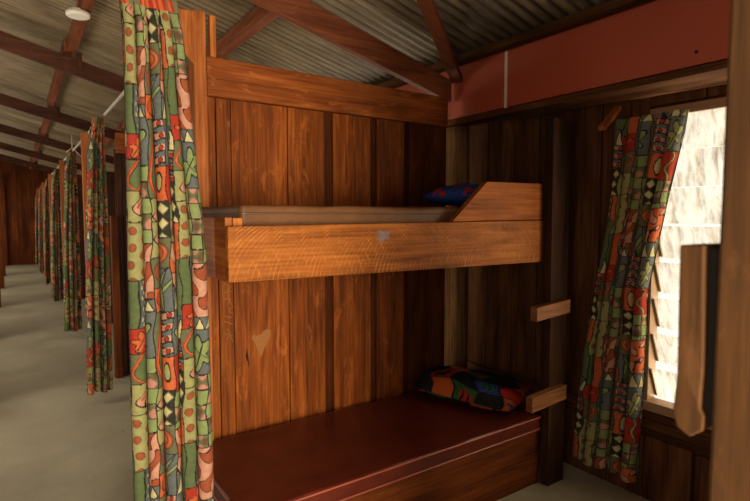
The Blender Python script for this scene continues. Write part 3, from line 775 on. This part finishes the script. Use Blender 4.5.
# curtains of the following bays
lab = ['gathered patterned curtain, second along the corridor after the front one', 'gathered patterned curtain, third along the corridor',
       'gathered patterned curtain, fourth along the corridor', 'gathered patterned curtain, fifth along the corridor',
       'gathered patterned curtain, sixth along the corridor', 'gathered patterned curtain, farthest along the corridor']
RY = [4.72, 7.45, 10.3, 13.1, 15.9, 18.7]
for k in range(6):
    y = RY[k]; q = 1 if k < 2 else 0
    x = 0.0 if k == 0 else 0.03
    curtain(lab[k], [(0.545 + x, y), (0.50 + x, y), (0.455 + x, y), (0.43 + x, y)], [(0.615 + x, y + 0.03), (0.62 + x, y + 0.03), (0.625 + x, y + 0.02), (0.62 + x, y + 0.02)],
            [2.335, 2.1, 1.2, 0.115], 4, 0.045, 200 if q else 110, 420 if q else 220, 0.8, 0.13 * k + 0.31, 0.23 * k, 30 + k, tight=1.0)
# window curtain
zs = [2.075, 1.63, 1.15, 0.75, 0.095]
wc = curtain('dark patterned curtain drawn aside and hanging to the floor at the bright window',
        [(2.745, 1.640), (2.745, 1.660), (2.745, 1.735), (2.745, 1.80), (2.745, 1.862)],
        [(2.745, 1.262), (2.75, 1.358), (2.765, 1.45), (2.755, 1.447), (2.745, 1.468)], zs, 5, 0.034, 330, 520, 0.85, 0.42, 0.30, 8, tight=0.8, group=None)
m = MB(); m.tube([(2.76, 1.462, 1.14), (2.735, 1.445, 1.15), (2.728, 1.458, 1.125), (2.76, 1.475, 1.11)], 0.009, 8, 0); m.done('tie', 'scratch', wc, 0)

# curtain rods and posts of the far bays
rl = ['shiny metal curtain rod between the front curtain and the next one', 'metal curtain rod leading to the third curtain', 'metal curtain rod leading to the fourth curtain', 'metal curtain rod leading to the fifth curtain']
pl = ['thin upright timber post at the second curtain', 'thin upright timber post at the third curtain', 'thin upright timber post at the fourth curtain', 'thin upright timber post at the fifth curtain', 'thin upright timber post at the sixth curtain']
for k in range(4):
    m = MB(); ya = YP + 0.12 if k == 0 else YP + BAY * k + 0.02
    m.tube([(0.61, ya, 2.345), (0.61, RY[k] - 0.10, 2.345)], 0.011, 10, 0)
    tag(m.done('curtain_rod', 'metal', bevel=0), rl[k], 'curtain rod', 'curtain rods along the corridor')
for k in range(5):
    y = YP + BAY * (k + 1)
    m = MB(); m.box(0.515, 0.575, y - 0.06, y - 0.02, 0, 2.30, 2, 0.75)
    tag(m.done('curtain_post', 'post', bevel=0.003), pl[k], 'post', 'thin curtain posts along the corridor')
m = MB(); m.tube([(0.60, 7.32, 2.56), (0.60, 7.325, 2.37)], 0.006, 6, 0).tube([(0.60, 7.325, 2.375), (0.72, 7.33, 2.25)], 0.006, 6, 0).tube([(0.60, 7.325, 2.375), (0.54, 7.36, 2.32)], 0.006, 6, 0)
tag(m.done('hanging_cord', 'twine', bevel=0), 'pale cord hanging from the roof above the third curtain', 'cord')

# head rail over the window curtain and its bracket
m = MB(); m.box(2.765, 2.783, 0.36, 1.268, 2.062, 2.085, 1, 0.5)
o = m.done('curtain_rail', 'window_paint', bevel=0.003); tag(o, 'pale curtain rail across the top of the bright window', 'curtain rail')
m = MB(); m.prism([(2.80, 1.685, 2.165), (2.80, 1.640, 2.165), (2.715, 1.68, 2.05), (2.715, 1.727, 2.05)], (0.016, 0.004, -0.022), 2, 0.75)
tag(m.done('curtain_bracket', 'post', bevel=0.003), 'slanted wooden bracket on the wall above the window curtain', 'bracket')

# ================================================================== PILLOWS
PCOL = [lin(22, 22, 26), lin(176, 82, 36), lin(38, 62, 128), lin(36, 86, 42), lin(160, 38, 26), lin(30, 28, 34)]
def pillow(name_label, center, size, rot, seed, uo, PCOL=PCOL):
    nx, ny = 90, 70
    u = np.linspace(-1, 1, nx); v = np.linspace(-1, 1, ny); U, V = np.meshgrid(u, v)
    sq = lambda a: np.clip(1 - np.abs(a) ** 2.4, 0, 1)
    H = (sq(U) * sq(V)) ** 0.5
    wr = 0.05 * np.sin(U * 6 + V * 4 + seed) * H + 0.04 * np.sin(V * 11 - U * 3)*H
    pin = 1 - 0.07 * (np.abs(V) ** 2) * 1; pin2 = 1 - 0.07 * (np.abs(U) ** 2)
    base = thing('pillow', center, name_label, 'pillow', 'pillows on the bunk')
    R = Matrix.Rotation(rot[2], 3, 'Z') @ Matrix.Rotation(rot[1], 3, 'Y') @ Matrix.Rotation(rot[0], 3, 'X')
    def col(U, V, s):
        a = (U + uo) * 2.1 + 0.25 * np.sin(V * 5 + s); b = V * 1.7 + 0.25 * np.sin(U * 4)
        i = np.floor(a).astype(int); j = np.floor(b).astype(int)
        idx = (i * 2 + j * 3 + s) % 6
        c = np.array(PCOL)[idx]
        fa, fb = a % 1, b % 1
        blob = (np.hypot(fa - .5, (fb - .5) * 1.2) < .30 + .08 * np.sin(np.arctan2(fb - .5, fa - .5) * 5)); k = blob & (((i + j) % 2) == 0)
        c[k] = np.array(PCOL)[(idx[k] + 1) % 6]
        sw = blob & (np.sin(fa * 26 + 3 * np.sin(fb * 9)) > .55) & (((i + j) % 2) == 0); c[sw] = PCOL[0]
        e = (np.minimum(fa, 1 - fa) < .05) | (np.minimum(fb, 1 - fb) < .04); c[e] = PCOL[0]
        return c
    for nm, sgn in (('top_cover', 1), ('under_cover', -1)):
        X = U * size[0] / 2 * pin; Y = V * size[1] / 2 * pin2
        Z = sgn * size[2] / 2 * (H + wr) if sgn > 0 else -size[2] / 2 * np.clip(H, 0, 1) * 0.75
        P = np.stack([X, Y, Z], -1) @ np.array(R).T
        P[..., 2] = np.maximum(P[..., 2] + center[2], center[2] - size[2] * 0.36) 
        P[..., 0] += center[0]; P[..., 1] += center[1]
        cloth_part(nm, P if sgn > 0 else P[:, ::-1], col(U, V, seed) if sgn > 0 else col(U, V, seed + 2)[:, ::-1], base)
    return base
pillow('dark patchwork pillow with orange and blue shapes in the lower bunk corner', (2.30, 2.28, 0.482), (0.66, 0.42, 0.16), (0.06, 0.05, math.radians(-68)), 3, 0.2)
pillow('blue and green patterned pillow on the upper bunk behind the guard board', (2.21, 2.2, 1.66), (0.52, 0.38, 0.15), (0, 0, math.radians(8)), 2, 0.35, [PCOL[2], PCOL[2], PCOL[3], PCOL[2], PCOL[4], lin(46, 76, 150)])

# ================================================================== NEAR POST
npst = thing('timber_post', (0.92, 0.3, 0), 'blurred brown timber post closest to the viewer at the right edge', 'post')
m = MB(); m.box(0.85, 0.95, 0.235, 0.342, 0, 2.75, 2, 0.6); m.done('shaft', 'near', npst, 0.006)
m = MB()
m.prism([(0.852, 0.397, 1.505), (0.852, 0.361, 1.507), (0.852, 0.356, 1.32), (0.852, 0.358, 1.255), (0.852, 0.352, 1.245), (0.852, 0.353, 1.222), (0.852, 0.372, 1.206), (0.852, 0.392, 1.216), (0.852, 0.398, 1.24), (0.852, 0.394, 1.30)], (0.075, 0.0, 0), 2, 0.5)
m.done('wooden_block', 'near', npst, 0.003)
m = MB(); m.box(0.868, 0.92, 0.34, 0.362, 1.23, 1.50, 2, 0.1); m.done('gap_shade', 'hole', npst, 0)  # dark filler painted in for the shaded gap between block and post

# ================================================================== LIGHT
W = bpy.data.worlds.new('World'); S.world = W; W.use_nodes = True
bg = W.node_tree.nodes['Background']; bg.inputs[0].default_value = (1.0, 0.92, 0.79, 1); bg.inputs[1].default_value = 1.2
def area(name, loc, rot, sx, sy, power, col):
    l = bpy.data.lights.new(name, 'AREA'); l.shape = 'RECTANGLE'; l.size = sx; l.size_y = sy; l.energy = power; l.color = col
    o = bpy.data.objects.new(name, l); COL.objects.link(o); o.location = loc; o.rotation_euler = rot; o['kind'] = 'helper'; return o
WARM = (1.0, 0.88, 0.68)
# daylight through the bay window (outside the glass); the other lamps are added, unseen fill
d = Vector((2.83, 0.95, 1.25)) - Vector((4.0, -0.62, 1.75))
area('daylight_window', (4.0, -0.62, 1.75), d.to_track_quat('-Z', 'Y').to_euler(), 1.6, 1.4, 120, (1.0, 0.86, 0.62))
d = Vector((2.65, 1.15, 2.15)) - Vector((3.75, 0.9, -0.15))
area('added_ground_fill', (3.75, 0.9, -0.15), d.to_track_quat('-Z', 'Y').to_euler(), 1.5, 0.9, 70, (1.0, 0.86, 0.62))  # added lamp below view, standing in for light bounced off the ground
for k, (a, c) in enumerate(FW): area('added_far_window_fill', (XW + 0.25, (a + c) / 2, 0.75), (0, math.radians(128), 0), 0.7, 1.0, 24 if k == 0 else 14, (1.0, 0.88, 0.70))  # added lamps outside unseen bay windows, tilted up to brighten the roof
for k, (a, c) in enumerate(lw):
    area('added_left_fill', (XL - 0.08, (a + c) / 2, 1.42), (0, math.radians(-90), 0), 1.3, c - a, 24 if k == 0 else 30, WARM)  # added lamp in each unseen left opening
area('added_door_key', (0.2, YN - 0.1, 1.2), (math.radians(90), 0, 0), 0.85, 1.9, 225, WARM)  # added key lamp behind the camera, set in the added doorway

# ================================================================== CAMERA
cam = bpy.data.cameras.new('Camera'); co = bpy.data.objects.new('Camera', cam); COL.objects.link(co)
cam.sensor_width = 36; cam.lens = 36 * 520 / 750; cam.clip_start = 0.02
co.location = (0, 0, 1.55)
co.rotation_euler = (math.radians(90 - 3.796), 0, math.radians(-34.636))
cam.dof.use_dof = True; cam.dof.focus_distance = 2.5; cam.dof.aperture_fstop = 3.5
S.camera = co
S.view_settings.view_transform = 'Standard'; S.view_settings.look = 'None'
S.view_settings.gamma = 1; S.view_settings.exposure = 0; S.view_settings.use_curve_mapping = False
